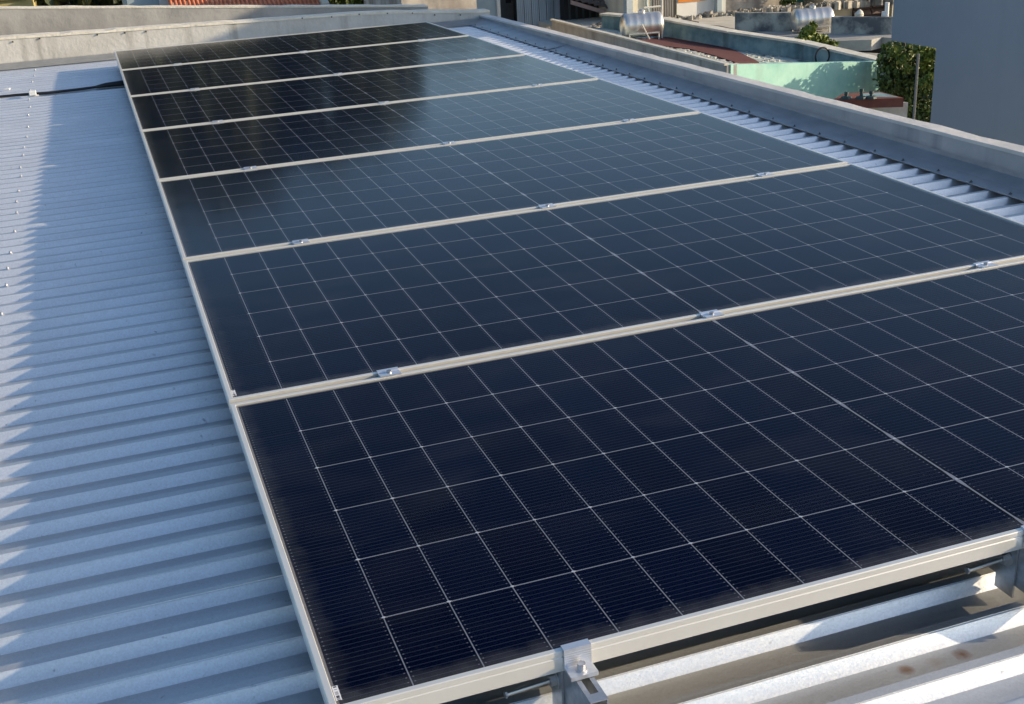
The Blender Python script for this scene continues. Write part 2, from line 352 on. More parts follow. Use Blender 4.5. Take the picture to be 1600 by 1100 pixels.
# far parapet, its rough top sinking towards the corner
fp = thing('end_parapet', 'low weathered whitish parapet across the far end of the roof', 'parapet', (0, 8.9, -.2))
def ftop(x):
    pts = [(-2.2, .150), (-.79, .085), (1.12, .045), (1.9, .030), (2.3, .012), (3.05, -.045), (3.2, -.05)]
    for (a, za), (b, zb) in zip(pts, pts[1:]):
        if x <= b: return lin(za, zb, (x - a) / (b - a))
    return pts[-1][1]
mb = MB(); cp = MB(); nx = 64; rn = random.Random(3); jo = 0
for s in range(nx):
    x0, x1 = lin(-2.2, 3.14, s/nx), lin(-2.2, 3.14, (s+1)/nx)
    z0, z1 = ftop(x0) + .2, ftop(x1) + .2
    jn = rn.uniform(-.006, .006)
    n = len(mb.v); mb.v += [(x0,-.13,-.3),(x0,-.13,z0-.012),(x1,-.13,z1-.012),(x1,-.13,-.3),(x0,.02,-.3),(x0,.02,z0-.012),(x1,.02,z1-.012),(x1,.02,-.3)]
    mb.f += [(n,n+3,n+2,n+1),(n+4,n+5,n+6,n+7)]
    n = len(cp.v); cp.v += [(x0,-.136+jo*.4,z0-.016),(x0,-.134+jo*.4,z0+jo),(x0,.03,z0+jo*.5),(x0,.03,z0-.02),(x1,-.136+jn*.4,z1-.016),(x1,-.134+jn*.4,z1+jn),(x1,.03,z1+jn*.5),(x1,.03,z1-.02)]
    cp.f += [(n,n+1,n+5,n+4),(n+1,n+2,n+6,n+5),(n+2,n+3,n+7,n+6)]
    jo = jn
put(mb, 'wall_body', M_CONC, fp); put(cp, 'coping', M_CAP, fp)
# nails left along the top of that wall
ME_NAIL = MB().tube([(0,0,0),(0,-.010,-.002)], .0055, 8).mesh('nail'); M_NAIL = mat('rusty_plug', (.05,.045,.04), .8)
for (x, y) in [(20,65),(62,60),(152,54),(195,51),(228,49),(472,28),(518,26),(561,22),(605,20.5),(644,20),(679,23),(719,23)]:
    p = atY(x, y, 8.77); link('nail', ME_NAIL, M_NAIL, fp, (p.x, -.13, p.z + .2))
# foot flashing of that wall
ff = thing('foot_flashing', 'narrow metal flashing strip along the foot of the far whitish parapet', 'flashing', (0, 8.7, ZT))
mb = MB()
for k in range(12):
    x0, x1 = lin(-2.0, 3.03, k/12), lin(-2.0, 3.03, (k+1)/12)
    mb.poly([(x0,-.10,.004),(x1,-.10,.004),(x1,.02,.010),(x0,.02,.010)]); mb.poly([(x0,.02,.010),(x1,.02,.010),(x1,.062,.034),(x0,.062,.034)])
put(mb, 'flashing_sheet', M_FLASH, ff)
# second wall behind
sw = thing('rear_parapet', 'smooth grey cement wall just behind the whitish end parapet', 'parapet', (0, 9.45, -.2))
mb = MB(); cp = MB(); nx = 48; rn = random.Random(8); jo = 0
def stop_(x): return lin(.262, .010, (x + .78) / 3.12)
for s in range(nx):
    x0, x1 = lin(-2.4, 2.75, s/nx), lin(-2.4, 2.75, (s+1)/nx)
    z0, z1 = stop_(x0)+.2, stop_(x1)+.2; jn = rn.uniform(-.003,.003)
    n = len(mb.v); mb.v += [(x0,-.1,-1),(x0,-.1,z0-.01),(x1,-.1,z1-.01),(x1,-.1,-1)]; mb.f.append((n,n+3,n+2,n+1))
    n = len(cp.v); cp.v += [(x0,-.104,z0-.012),(x0,-.104,z0+jo),(x0,.04,z0+jo),(x0,.04,z0-.5),(x1,-.104,z1-.012),(x1,-.104,z1+jn),(x1,.04,z1+jn),(x1,.04,z1-.5)]
    cp.f += [(n,n+1,n+5,n+4),(n+1,n+2,n+6,n+5),(n+2,n+3,n+7,n+6)]; jo = jn
put(mb, 'wall_body', M_CONC2, sw); put(cp, 'coping', M_CAP, sw)

# ================================================================ SOLAR PANELS
PW, PH, FT = 2.384, 1.134, .035
CX, CY = .1065, .1842; BX = (PW - 22*CX - .010)/2; BY = (PH - 6*CY)/2
def col_x(c): return BX + CX*c + (.010 if c >= 11 else 0)
LIP = .0105
def frame_mesh():
    mb = MB()
    def bar(P, Q, inn):        # mitred bar from P to Q, inn = inward normal
        P, Q, inn = Vector(P), Vector(Q), Vector(inn); d = (Q-P).normalized()
        prof = [(0,-FT),(0,-.0125),(.0012,-.0112),(.0012,-.0095),(0,-.0082),(0,-.0012),(.0012,0),(LIP-.001,0),(LIP,-.001),(LIP,-.0062),(.0022,-.0062),(.0022,-FT+.002),(.028,-FT+.002),(.028,-FT)]
        n = len(mb.v)
        for (u, z) in prof: mb.v.append(tuple(P + inn*u + d*u + Vector((0,0,z))))
        for (u, z) in prof: mb.v.append(tuple(Q + inn*u - d*u + Vector((0,0,z))))
        k = len(prof)
        for i in range(k):
            j = (i+1) % k; mb.f.append((n+i, n+j, n+k+j, n+k+i))
    bar((0,0,0),(PW,0,0),(0,1,0)); bar((PW,0,0),(PW,PH,0),(-1,0,0)); bar((PW,PH,0),(0,PH,0),(0,-1,0)); bar((0,PH,0),(0,0,0),(1,0,0))
    return mb.mesh('frame')
ME_FRAME = frame_mesh()
ZG = -.0022      # glass surface below the lip
mb = MB(); mb.poly([(.0015,.0015,ZG),(PW-.0015,.0015,ZG),(PW-.0015,PH-.0015,ZG),(.0015,PH-.0015,ZG)]); 
ME_GLASS = MB().box(.0105, PW-.0105, .0105, PH-.0105, ZG-.0001, ZG).mesh('x')
bpy.data.meshes.remove(ME_GLASS)
mb = MB(); mb.poly([(LIP,LIP,ZG),(PW-LIP,LIP,ZG),(PW-LIP,PH-LIP,ZG),(LIP,PH-LIP,ZG)]); ME_GLASS = mb.mesh('glass_pane')
ME_BACK = MB().box(.004, PW-.004, .004, PH-.004, -.0072, -.0064).mesh('backsheet')
mb = MB()
for x0, x1 in ((LIP, LIP+.0048), (PW-LIP-.0048, PW-LIP)): mb.box(x0, x1, LIP, PH-LIP, -.0061, -.0040)
for y0, y1 in ((LIP, LIP+.002), (PH-LIP-.002, PH-LIP)): mb.box(LIP+.0048, PW-LIP-.0048, y0, y1, -.0061, -.0048)
ME_LIPREFL = mb.mesh('lip_reflection')
def cellmesh():
    w, h, c = (CX-.0016)/2, (CY-.0018)/2, .004
    pts = [(-w+c,-h),(w-c,-h),(w,-h+c),(w,h-c),(w-c,h),(-w+c,h),(-w,h-c),(-w,-h+c)]
    m = MB(); m.prism(pts, 0, .0004); return m.mesh('solar_cell')
ME_CELL = cellmesh()
def ribbon_col():
    m = MB(); m.box(-.0009,.0009, BY, PH-BY-.002, 0,.0003)
    for r in range(1,6):
        y = BY + CY*r; m.prism([(-.0052,y),(0,y-.0036),(.0052,y),(0,y+.0036)], .0003,.0005)
    return m.mesh('ribbon')
ME_RC = ribbon_col()
m = MB(); m.box(BX+CX, PW-BX-CX, -.0011,.0011,0,.0003); ME_RR = m.mesh('ribbon')
m = MB()
seg = [(BY, PH-BY)]
m.box(-.0018,.0018,BY,PH-BY,0,.0003)
for r in range(0,7):
    y = BY + CY*r
    ya, yb = max(y-.036, BY), min(y+.036, PH-BY)
    m.prism([(-.0018,ya),(.0018,ya),(.0042,max(y-.012,BY)),(.0042,min(y+.012,PH-BY)),(.0018,yb),(-.0018,yb),(-.0042,min(y+.012,PH-BY)),(-.0042,max(y-.012,BY))], .0003,.0005)
ME_RM = m.mesh('centre_ribbon')
m = MB()
for c_ in range(1, 22):
    for r_ in range(1, 6):
        x_, y_ = col_x(c_) - (.005 if c_ == 11 else 0), BY + CY*r_; a_ = .0046 if (c_ + r_) % 2 else .0036
        m.prism([(x_-a_, y_), (x_, y_-a_*.62), (x_+a_, y_), (x_, y_+a_*.62)], 0, .0002)
ME_DOTS = m.mesh('solder_joints'); M_DOT = mat('bright_solder', (.62,.63,.68), .4, .2)
# serial sticker
def sticker_mat():
    m = bpy.data.materials.new('barcode_sticker'); m.use_nodes = True; t = m.node_tree; N = t.nodes; L = t.links
    p = N['Principled BSDF']; p.inputs['Roughness'].default_value = .6
    tc = N.new('ShaderNodeTexCoord'); sx = N.new('ShaderNodeSeparateXYZ'); L.new(tc.outputs['Generated'], sx.inputs[0])
    mp = N.new('ShaderNodeMapping'); mp.inputs['Scale'].default_value = (0, 34, 0); L.new(tc.outputs['Generated'], mp.inputs[0])
    w = N.new('ShaderNodeTexWhiteNoise'); w.noise_dimensions = '1D'
    f = N.new('ShaderNodeMath'); f.operation = 'MULTIPLY'; L.new(sx.outputs[1], f.inputs[0]); f.inputs[1].default_value = 34
    g = N.new('ShaderNodeMath'); g.operation = 'FLOOR'; L.new(f.outputs[0], g.inputs[0]); L.new(g.outputs[0], w.inputs['W'])
    h = N.new('ShaderNodeMath'); h.operation = 'GREATER_THAN'; L.new(w.outputs[0], h.inputs[0]); h.inputs[1].default_value = .5
    k = N.new('ShaderNodeMath'); k.operation = 'ABSOLUTE'; k2 = N.new('ShaderNodeMath'); k2.operation = 'SUBTRACT'; L.new(sx.outputs[0], k2.inputs[0]); k2.inputs[1].default_value = .5; L.new(k2.outputs[0], k.inputs[0])
    k3 = N.new('ShaderNodeMath'); k3.operation = 'LESS_THAN'; L.new(k.outputs[0], k3.inputs[0]); k3.inputs[1].default_value = .28
    k4 = N.new('ShaderNodeMath'); k4.operation = 'MULTIPLY'; L.new(k3.outputs[0], k4.inputs[0]); L.new(h.outputs[0], k4.inputs[1])
    mx = N.new('ShaderNodeMix'); mx.data_type = 'RGBA'; L.new(k4.outputs[0], mx.inputs[0]); mx.inputs[6].default_value = (.72,.72,.74,1); mx.inputs[7].default_value = (.06,.06,.07,1)
    L.new(mx.outputs[2], p.inputs['Base Color']); return m
M_STICK = sticker_mat()
ME_STICK = MB().box(0, .0085, 0, .034, 0, .0004).mesh('serial_sticker')
SEAMZ = [0, 0, .0070, .0085, .0030, -.0035, -.004, -.013]
TILT = [0, 0, 0, 0, 0, 0, 0]
ORD = ['nearest solar panel, deep navy, with end clamps on its cream front edge',
       'second solar panel from the front, dark navy turning grey towards the gutter',
       'third solar panel from the front, greyish blue all over from sky reflection',
       'middle solar panel of the seven, black on one side and pale grey on the other',
       'third solar panel from the far end, nearly black with a pale patch by the eaves',
       'second solar panel from the far end, black glass beside the black roof cable',
       'farthest solar panel, next to the whitish end parapet, brownish at one corner']
PP = 1.1571
for k in range(7):
    z0, z1 = SEAMZ[k], SEAMZ[k+1]
    t = thing('solar_panel', ORD[k], 'solar panel', (0, PP*k, z0), 'solar panels in one row on the metal roof')
    t.rotation_euler.x = math.atan2(z1 - z0, PH) + TILT[k]
    link('frame', ME_FRAME, M_ALU, t); link('backsheet', ME_BACK, M_BLACKSHEET, t); link('lip_reflection', ME_LIPREFL, M_LIPREFL, t)
    for c in range(22):
        for r in range(6):
            link('solar_cell', ME_CELL, M_CELL, t, (col_x(c) + CX/2, BY + CY*(r+.5), -.0062))
    for c in range(1, 22):
        if c == 11: link('centre_ribbon', ME_RM, M_RIBBON, t, (col_x(11)-.005, 0, -.0056))
        else: link('ribbon', ME_RC, M_RIBBON, t, (col_x(c), 0, -.0056))
    for r in range(1, 6): link('ribbon', ME_RR, M_RIBBON, t, (0, BY + CY*r, -.0056))
    link('solder_joints', ME_DOTS, M_DOT, t, (0, 0, -.0050), kind='stuff')
    link('glass_pane', ME_GLASS, M_GLASS, t)
    if k < 2: link('serial_sticker', ME_STICK, M_STICK, t, (LIP+.001, .022, ZG+.0002))
# ---------------------------------------------------------------- rails
RX = [.366, 1.201, 2.034]; SIDE = ['rail nearest the shaded roof strip, its open slotted end showing at the front', 'middle rail under the panels, dark galvanised', 'rail nearest the gutter, hidden under the panels']
def rail_mesh():
    m = MB(); w = .0138; y0, y1 = -.083, 8.13; zt = -.0355; h = .092
    # top plate with long slots, side webs, small inner lips
    m.box(-w, -w+.002, y0, y1, zt-h, zt); m.box(w-.002, w, y0, y1, zt-h, zt)
    m.box(-w+.002, -.0065, y0, y1, zt-.002, zt); m.box(.0065, w-.002, y0, y1, zt-.002, zt)
    for k in range(80):
        a = y0 + k*.105; m.box(-.0065, .0065, a, min(a+.018, y1), zt-.0021, zt-.0001)
    m.box(-w+.002, -.009, y0, y1, zt-h, zt-h+.002); m.box(.009, w-.002, y0, y1, zt-h, zt-h+.002)
    return m.mesh('mounting_rail')
ME_RAIL = rail_mesh()
def foot_meshes():
    a = MB(); a.box(-.0180, -.0142, -.022, .022, -.150, -.052)
    b = MB(); b.tube([(-.100,0,-.086),(-.030,0,-.082)], .0038, 8); b.tube([(-.0290,0,-.0825),(-.0200,0,-.0820)], .0095, 6); b.tube([(-.0200,0,-.082),(-.0184,0,-.082)], .015, 16)
    b.tube([(-.101,0,-.086),(-.098,0,-.086)], .0062, 6)
    return a.mesh('foot_bracket'), b.mesh('side_bolt')
FA, FB = foot_meshes()
for ri, (rx, sd) in enumerate(zip(RX, SIDE)):
    t = thing('mounting_rail', sd, 'mounting rail', (rx, 0, 0), 'mounting rails under the solar panels')
    link('rail_channel', ME_RAIL, M_RAIL, t)
    for fy in (.045, 1.5, 3.0, 4.5, 6.0, 7.6):
        yy = fy if fy < .1 else rib_y(round((fy - roofY0)/PIT))
        link('foot_bracket', FA, M_RAIL, t, (0, yy, 0)); link('side_bolt', FB, M_STEEL, t, (0, yy, 0))
# ---------------------------------------------------------------- clamps
def mid_clamp():
    m = MB(); w = .025
    prof = [(-.0205,.0003),(-.0205,.0034),(-.0095,.0034),(-.0070,.0005),(.0070,.0005),(.0095,.0034),(.0205,.0034),(.0205,.0003),(.0112,.0003),(.0085,-.0030),(.0085,-.030),(.006,-.030),(.006,-.0030),(-.006,-.0030),(-.006,-.030),(-.0085,-.030),(-.0085,-.0030),(-.0112,.0003)]
    n = len(prof); m.v += [(-w,y,z) for y,z in prof] + [(w,y,z) for y,z in prof]
    for i in range(n):
        j = (i+1)%n; m.f.append((i,j,n+j,n+i))
    m.f.append(tuple(reversed(range(n)))); m.f.append(tuple(range(n,2*n)))
    b = MB(); b.tube([(0,0,.0005),(0,0,.0065)], .0058, 12, caps=False); b.tube([(0,0,.0065),(0,0,.0062)], [.0058,.0034], 6, caps=False); b.tube([(0,0,.0062),(0,0,.0025)], .0034, 6)
    return m.mesh('clamp_plate'), b.mesh('socket_bolt')
MC, MCB = mid_clamp()
M_SOCK = mat('socket_bolt_steel', (.42,.42,.43), .35, .9)
SE = ['first seam from the front','second seam from the front','third seam from the front','third seam from the far end','second seam from the far end','farthest seam']
SR = ['above the rail farthest from gutter','above the middle rail','above the rail nearest the gutter']
for k in range(6):
    for ri in range(3):
        z = (SEAMZ[k+1]); y = PP*(k+1) - (PP-PH)/2
        t = thing('mid_clamp', 'aluminium clamp, %s, %s' % (SE[k], SR[ri]), 'clamp', (RX[ri], y, z), 'clamps between neighbouring solar panels')
        link('clamp_plate', MC, M_CLAMP, t); link('socket_bolt', MCB, M_SOCK, t)
def end_clamp():
    m = MB(); w = .0215
    # z shaped: top lip over the frame, web down the face, foot out
    prof = [(.0095,.0003),(.0095,.0034),(-.0045,.0034),(-.0045,-.0278),(-.0300,-.0278),(-.0300,-.0345),(-.0268,-.0345),(-.0268,-.0318),(-.0012,-.0318),(-.0012,.0003)]
    n = len(prof); m.v += [(-w,y,z) for y,z in prof] + [(w,y,z) for y,z in prof]
    for i in range(n):
        j = (i+1)%n; m.f.append((i,j,n+j,n+i))
    m.f.append(tuple(reversed(range(n)))); m.f.append(tuple(range(n,2*n)))
    for gz in (-.004,-.008,-.012,-.016,-.020): m.box(-w, w, -.0050, -.0045, gz-.0008, gz+.0008)
    b = MB(); b.tube([(0,-.0165,-.0278),(0,-.0165,-.0262)], .0088, 16); b.tube([(0,-.0165,-.0262),(0,-.0165,-.0165)], .0064, 14, caps=False)
    b.tube([(0,-.0165,-.0165),(0,-.0165,-.0168)], [.0064,.0037], 6, caps=False); b.tube([(0,-.0165,-.0168),(0,-.0165,-.0225)], .0037, 6)
    return m.mesh('clamp_plate'), b.mesh('socket_bolt')
EC, ECB = end_clamp()
for ri, lb in ((0, 'aluminium end clamp with socket bolt on the front edge of the nearest panel'), (1, 'aluminium end clamp at the frame edge of the nearest panel, half out of view')):
    t = thing('end_clamp', lb, 'clamp', (RX[ri] if ri == 0 else 1.192, 0, 0), 'end clamps on the nearest panel')
    link('clamp_plate', EC, M_CLAMP, t); link('socket_bolt', ECB, M_STEEL, t)

# ================================================================ CABLE
cb = thing('roof_cable', 'black cable crossing the roof sheets to the panels', 'cable', (0, 0, 0))
pts = [at(-60,156,ZT+.012), at(0,151,ZT+.010), at(25,148.5,ZT+.008), at(50,146.5,ZT+.010), at(75,145,ZT+.008), at(120,140,ZT+.010), at(150,136,ZT+.012), at(186,130.5,ZT+.02), at(230,126,ZT+.02)]
put(MB().tube(pts, .0085, 8), 'sheath', M_RUBBER, cb, smooth=True)
put(MB().tube([at(150,136,ZT+.016), at(166,133,ZT+.021), at(190,130,ZT+.024), at(240,124,ZT+.024)], [.010,.016,.018,.018], 8), 'conduit_end', M_RUBBER, cb, smooth=True)
M_WHITEP = mat('white_plastic', (.75,.75,.73), .5)
mb = MB(); c = at(51,146,ZT+.02); mb.box(c.x-.022,c.x+.022,c.y-.022,c.y+.022,c.z-.012,c.z+.018); mb.box(c.x-.034,c.x+.034,c.y-.014,c.y+.014,c.z-.018,c.z-.012)
put(mb, 'cable_clip', M_WHITEP, None, bevel=.004, label='small white clip holding the black cable down on the roof', cat='cable clip')
c = at(11,139.5,ZT+.004); mb = MB(); mb.prism([(c.x-.022,c.y-.015),(c.x+.016,c.y-.020),(c.x+.022,c.y+.012),(c.x-.006,c.y+.022)], c.z-.004, c.z+.006)
put(mb, 'scrap', M_WHITEP, None, bevel=.002, label='tiny white scrap lying loose on the far roof sheets', cat='scrap')

# ================================================================ NEIGHBOURHOOD
ZH = -3.6
def P3(x, y, z=ZH): return at(x, y, z)
# ---- blue building
XB = 7.0
bb = thing('blue_building', 'tall plain blue-grey painted building beyond the gutter parapet', 'building', (XB, 8, -9))
M_BLUE = mat('blue_grey_paint', (.15,.205,.27), .85, 0, (.165,.222,.29), 1.2, bump=.5, bscale=7, streak=((.10,.145,.19), 1.1, .8))
e1 = atX(1462.5, 76, XB); e2 = atX(1394.5, 30, XB)
zb1, zb2 = atX(1466,76,XB).z, atX(1395,62,XB).z
BN = 6.45
prof = [(BN-8, 0), (e1.y-8, 0), (e1.y-8, zb1+9), (e2.y-8, zb1+9), (e2.y-8, 10.75), (BN-8, 10.75)]
mb = MB(); mb.v = [(0, y, z) for y, z in prof] + [(6, y, z) for y, z in prof]
mb.f = [tuple(range(6)), tuple(range(11, 5, -1))] + [(i, i+6, (i+1) % 6 + 6, (i+1) % 6) for i in range(6)]
put(mb, 'wall', M_BLUE, bb)
mb = MB(); mb.box(-.06, 6.06, BN-8-.06, e2.y-8+.06, 10.753, 10.86); put(mb, 'roof_edge', M_PCAP, bb)

# ---- low neighbour house right behind the parapet
hb = thing('low_house', 'low neighbouring house with worn patchy roof, turquoise end wall and dark red roof strip', 'house', (16, 28, -9))
def loc(p, z=None): return (p.x-16, p.y-28, (p.z if z is None else z)+9)
M_TEAL = mat('turquoise_paint', (.26,.54,.47), .85, 0, (.42,.68,.59), 1.4, detail=9, lo=.36, hi=.66, bump=.4, bscale=7, streak=((.30,.42,.38), 1.8, .7))
M_GREYWALL = mat('stained_cement_wall', (.33,.32,.29), .9, 0, (.46,.45,.41), 2.5, bump=.3, bscale=12, streak=((.16,.15,.14), 2.4, .7))
M_CREAMCAP = mat('bleached_coping', (.50,.48,.40), .9, 0, (.66,.64,.56), 4, bump=.3, bscale=12)
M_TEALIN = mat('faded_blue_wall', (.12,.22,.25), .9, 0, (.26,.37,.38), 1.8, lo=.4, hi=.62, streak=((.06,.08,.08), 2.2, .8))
def worn():
    m = mat('worn_painted_roof', (.10,.14,.14), .9, 0, (.46,.52,.47), 1.6, detail=12, lo=.40, hi=.50, bump=.4, bscale=8, stretch=(1.9,.75,1))
    return m
M_WORN = worn(); M_DRED = mat('dark_red_paint', (.075,.014,.012), .85, 0, (.10,.022,.018), 3)
tl = P3(1142,101); tr_ = atY(1375, 96, tl.y + 1.2)
put(MB().wall(tl-Vector((16,28,0)), tr_-Vector((16,28,0)), .18, 2.0, ZH+9, tr_.z+9), 'end_wall', M_TEAL, hb)
lf = P3(862,31)
put(MB().wall(tl+Vector((-.1,.02,0))-Vector((16,28,0)), lf-Vector((16,28,0)), -.28, 0, ZH+9-.02), 'side_wall', M_GREYWALL, hb)
cp0 = tl - Vector((16,28,0)); cp1 = lf - Vector((16,28,0))
put(MB().wall(cp0+Vector((-.16,.03,0)), cp1+Vector((-.06,0,0)), -.12, ZH+8.985, ZH+9.035), 'side_coping', M_CREAMCAP, hb)
zr_ = tr_.z; dg = [at(1376,95.5,zr_), at(1250,66,lin(zr_,ZH,.4)), at(1140,50,lin(zr_,ZH,.75)), at(1035,30,ZH), at(940,22,ZH)]
w = MB(); cpm = MB()
for a, b in zip(dg, dg[1:]):
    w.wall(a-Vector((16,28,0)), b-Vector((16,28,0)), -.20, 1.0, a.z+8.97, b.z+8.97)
    d_ = (b-a); d_.z = 0; d_.normalize(); q_ = Vector((d_.y,-d_.x,0)); n_ = len(cpm.v)
    for P_ in (a,b):
        for o_2, h_ in ((-.09,-.03),(-.09,.03),(.29,.03),(.29,-.03)):
            v_ = P_ + q_*o_2; cpm.v.append((v_.x-16, v_.y-28, P_.z+9+h_))
    cpm.f += [(n_+i,n_+(i+1)%4,n_+4+(i+1)%4,n_+4+i) for i in range(4)] + [(n_+3,n_+2,n_+1,n_),(n_+4,n_+5,n_+6,n_+7)]
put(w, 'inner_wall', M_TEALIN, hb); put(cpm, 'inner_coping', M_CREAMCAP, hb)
ZR = ZH - .20; SLP = (zr_ - .32 - ZR) / (tr_.x - tl.x)
def atP(x, y, dz=0):
    """a point on the low house's roof, which falls to one side"""
    d = ray(x, y); t = (ZR + dz + SLP * (CAM.x - tl.x) - CAM.z) / (d.z - SLP * d.x); return CAM + d * t
def onP(X, Y, dz=0): return (X-16, Y-28, ZR + dz + SLP * (X - tl.x) + 9)
rf = MB(); q = [(tl.x-.05, tl.y+.12), (tr_.x-.05, tr_.y+.12)] + [(dg[i].x-.05, dg[i].y) for i in (1,2,3,4)] + [(lf.x, lf.y)]
rf.poly([onP(*p) for p in q]); put(rf, 'roof_deck', M_WORN, hb)
def slabP(pts, h):
    m = MB(); n = len(pts); bot = [atP(x,y,.01) for x,y in pts]
    m.v = [loc(p) for p in bot] + [loc(p + Vector((0,0,h))) for p in bot]
    m.f = [tuple(reversed(range(n))), tuple(range(n,2*n))] + [(i,(i+1)%n,n+(i+1)%n,n+i) for i in range(n)]; return m
put(slabP(((996,64),(1040,60),(1090,62.5),(1148,66.5),(1122,71),(1150,81),(1186,99),(1148,99),(1114,88),(1078,78.5),(1030,73)), .04), 'red_strip', M_DRED, hb)
rb = MB(); rn = random.Random(11)
for k in range(420):
    u = rn.random(); x = lin(1020,1150,u)+rn.uniform(-14,8); y = lin(69,101,u**1.15)+rn.uniform(-3,7)
    if k > 300: x, y = rn.uniform(1120,1220), rn.uniform(72,96)
    c = atP(x,y,.0); sz = rn.uniform(.03,.09); a0 = rn.random()*6.28
    rb.prism([(c.x-16+sz*math.cos(a0+j*1.257)*rn.uniform(.6,1.2), c.y-28+sz*math.sin(a0+j*1.257)*rn.uniform(.6,1.2)) for j in range(5)], c.z+8.98, c.z+9+rn.uniform(.015,.04))
put(rb, 'rubble', mat('pale_rubble', (.40,.40,.35), .9, 0, (.55,.56,.50), 3), hb, kind='stuff')
c = atP(1286, 101, 0); pts = [(c.x + .22*math.cos(a_), c.y + .05, c.z + .22 + .24*math.sin(a_)) for a_ in [R(q_) for q_ in range(-80, 275, 14)]]
put(MB().tube(pts, .024, 8), 'hose', M_RUBBER, None, smooth=True, label='black hose loop standing on the low house roof behind the turquoise wall', cat='hose')
# canopy below the turquoise wall
ZC = -4.55
cn = thing('canopy', 'small concrete canopy with dark red front edge beside the turquoise wall', 'canopy', (18, 22, -9))
def l2(p, z=None): return (p.x-18, p.y-22, (p.z if z is None else z)+9)
top = [l2(at(x,y,ZC)) for x,y in ((1300,156),(1412,153),(1374,143),(1318,146))]
put(MB().prism(top, ZC+8.78, None), 'red_edge', mat('brick_red_paint', (.16,.05,.035), .85, 0, (.22,.075,.05), 4), cn)
tp2 = [l2(at(x,y,ZC+.006)) for x,y in ((1345,151),(1404,151.5),(1376,144.5),(1345,146))]
put(MB().prism(tp2, ZC+9.003, None), 'blue_top', M_TEALIN, cn)
put(MB().prism([l2(at(x,y,ZC-.225)) for x,y in ((1318,163),(1419,160),(1400,158),(1330,158))], ZC+8.35, ZC+8.775), 'cream_beam', M_CREAMCAP, cn)
M_DARKP = mat('dark_green_metal', (.02,.05,.05), .6)
for i, (x, y0, y1, lb) in enumerate([(1322,154,143.5,'small dark peg on the canopy, the one furthest from the tree'), (1345.5,154,138.5,'tallest dark peg in the middle of the canopy'), (1361,153.5,142,'small dark peg on the canopy nearest the tree')]):
    b = at(x, y0, ZC+.004); zt = atY(x, y1, b.y).z
    m = MB(); m.tube([b, b+Vector((0,0,.05)), b+Vector((0,0,.06))], [.14,.12,.05], 10); m.tube([b+Vector((0,0,.05)), Vector((b.x,b.y,zt-.08)), Vector((b.x,b.y,zt-.07)), Vector((b.x,b.y,zt))], [.04,.035,.055,.05], 8)
    put(m, 'peg', M_DARKP, None, label=lb, cat='peg', group='dark pegs on the canopy')

# ---- flat terrace with tanks
tz = -4.6
tf = thing('flat_roof', 'flat grey concrete roof slab with stained edge behind the low house', 'roof slab', (24, 36, -9))
M_SLAB = mat('grey_concrete', (.27,.265,.25), .9, 0, (.40,.39,.36), 1.6, bump=.3, bscale=6)
M_SLABL = mat('pale_concrete', (.44,.42,.36), .9, 0, (.56,.53,.46), 1.6, bump=.3, bscale=6)
M_MOT = mat('mouldy_render', (.10,.11,.12), .9, 0, (.42,.42,.38), 1.5, detail=10, lo=.40, hi=.60, bump=.4, bscale=6)
def l3(p, z=None): return (p.x-24, p.y-36, (p.z if z is None else z)+9)
put(MB().prism([l3(at(x,y,tz)) for x,y in ((1185,58),(1290,64.5),(1362,62),(1378,58),(1400,60),(1400,40),(1180,36))], tz+8.66, None), 'slab', M_SLAB, tf)
put(MB().prism([l3(at(x,y,tz-.02)) for x,y in ((1000,52),(1186,62),(1183,34),(1120,20),(900,18),(850,24),(830,30),(900,50))], tz+8.6, None), 'deck', M_SLABL, tf)
for (q) in (((1040,31),(1075,35),(1092,34),(1070,29.5),(1045,28)), ((1085,39.5),(1120,44),(1152,46),(1125,40),(1100,38))):
    put(MB().prism([l3(at(x,y,tz+.02)) for x,y in q], tz+8.99, None), 'dark_patch', mat('dark_brown_felt', (.06,.045,.035), .9), tf)
put(MB().wall(l3(at(1148,49,tz)), l3(at(1238,49,tz)), .25, tz+9, tz+9+.62), 'mouldy_upstand', M_MOT, tf)
put(MB().wall(l3(at(1298,53,tz)), l3(at(1394,54,tz)), .2, tz+9, tz+9+.55), 'mouldy_upstand', M_MOT, tf)
put(MB().wall(l3(at(1255,75,tz-1)), l3(at(1400,80,tz-1)), .3, tz+5, tz+8.3), 'recess_shade_wall', mat('painted_recess_shade', (.02,.018,.016), .95), tf)  # near-black colour paints the shade in the gap under the slab
put(MB().prism([l3(at(x,y,tz-1.0)) for x,y in ((1280,86),(1385,92),(1385,84),(1290,78))], tz+7.6, None), 'lower_ledge', M_SLAB, tf)
# rubble upstand along the back of the terrace
YB = 42.0
def bx(x): return atY(x, 20, YB).x
rb = MB(); rn = random.Random(4); x = bx(815)
while x < bx(1400):
    wd = rn.uniform(.08,.3); h = rn.uniform(.03,.14); zb = lin(at(900,26,tz).z, tz, 1)
    for q_ in range(3):
        cx_, cy_, a0 = x+rn.uniform(-.1,.1), YB-.6+rn.uniform(-.5,.2), rn.random()*6.28; hh = tz+h*rn.uniform(.4,1.3)
        rb.prism([(cx_+wd*.6*math.cos(a0+j*1.257)*rn.uniform(.5,1.2), cy_+wd*.6*math.sin(a0+j*1.257)*rn.uniform(.5,1.2), hh+rn.uniform(-.06,.06)) for j in range(5)], tz-.2, None)
    x += wd*rn.uniform(.5,.9)
put(rb, 'rubble_edge', mat('rubble_render', (.16,.15,.13), .9, 0, (.50,.46,.38), 1.2, detail=10, lo=.42, hi=.60, bump=.5, bscale=6), None, kind='stuff', label='broken mortar rubble along the back edge of the terrace', cat='rubble')

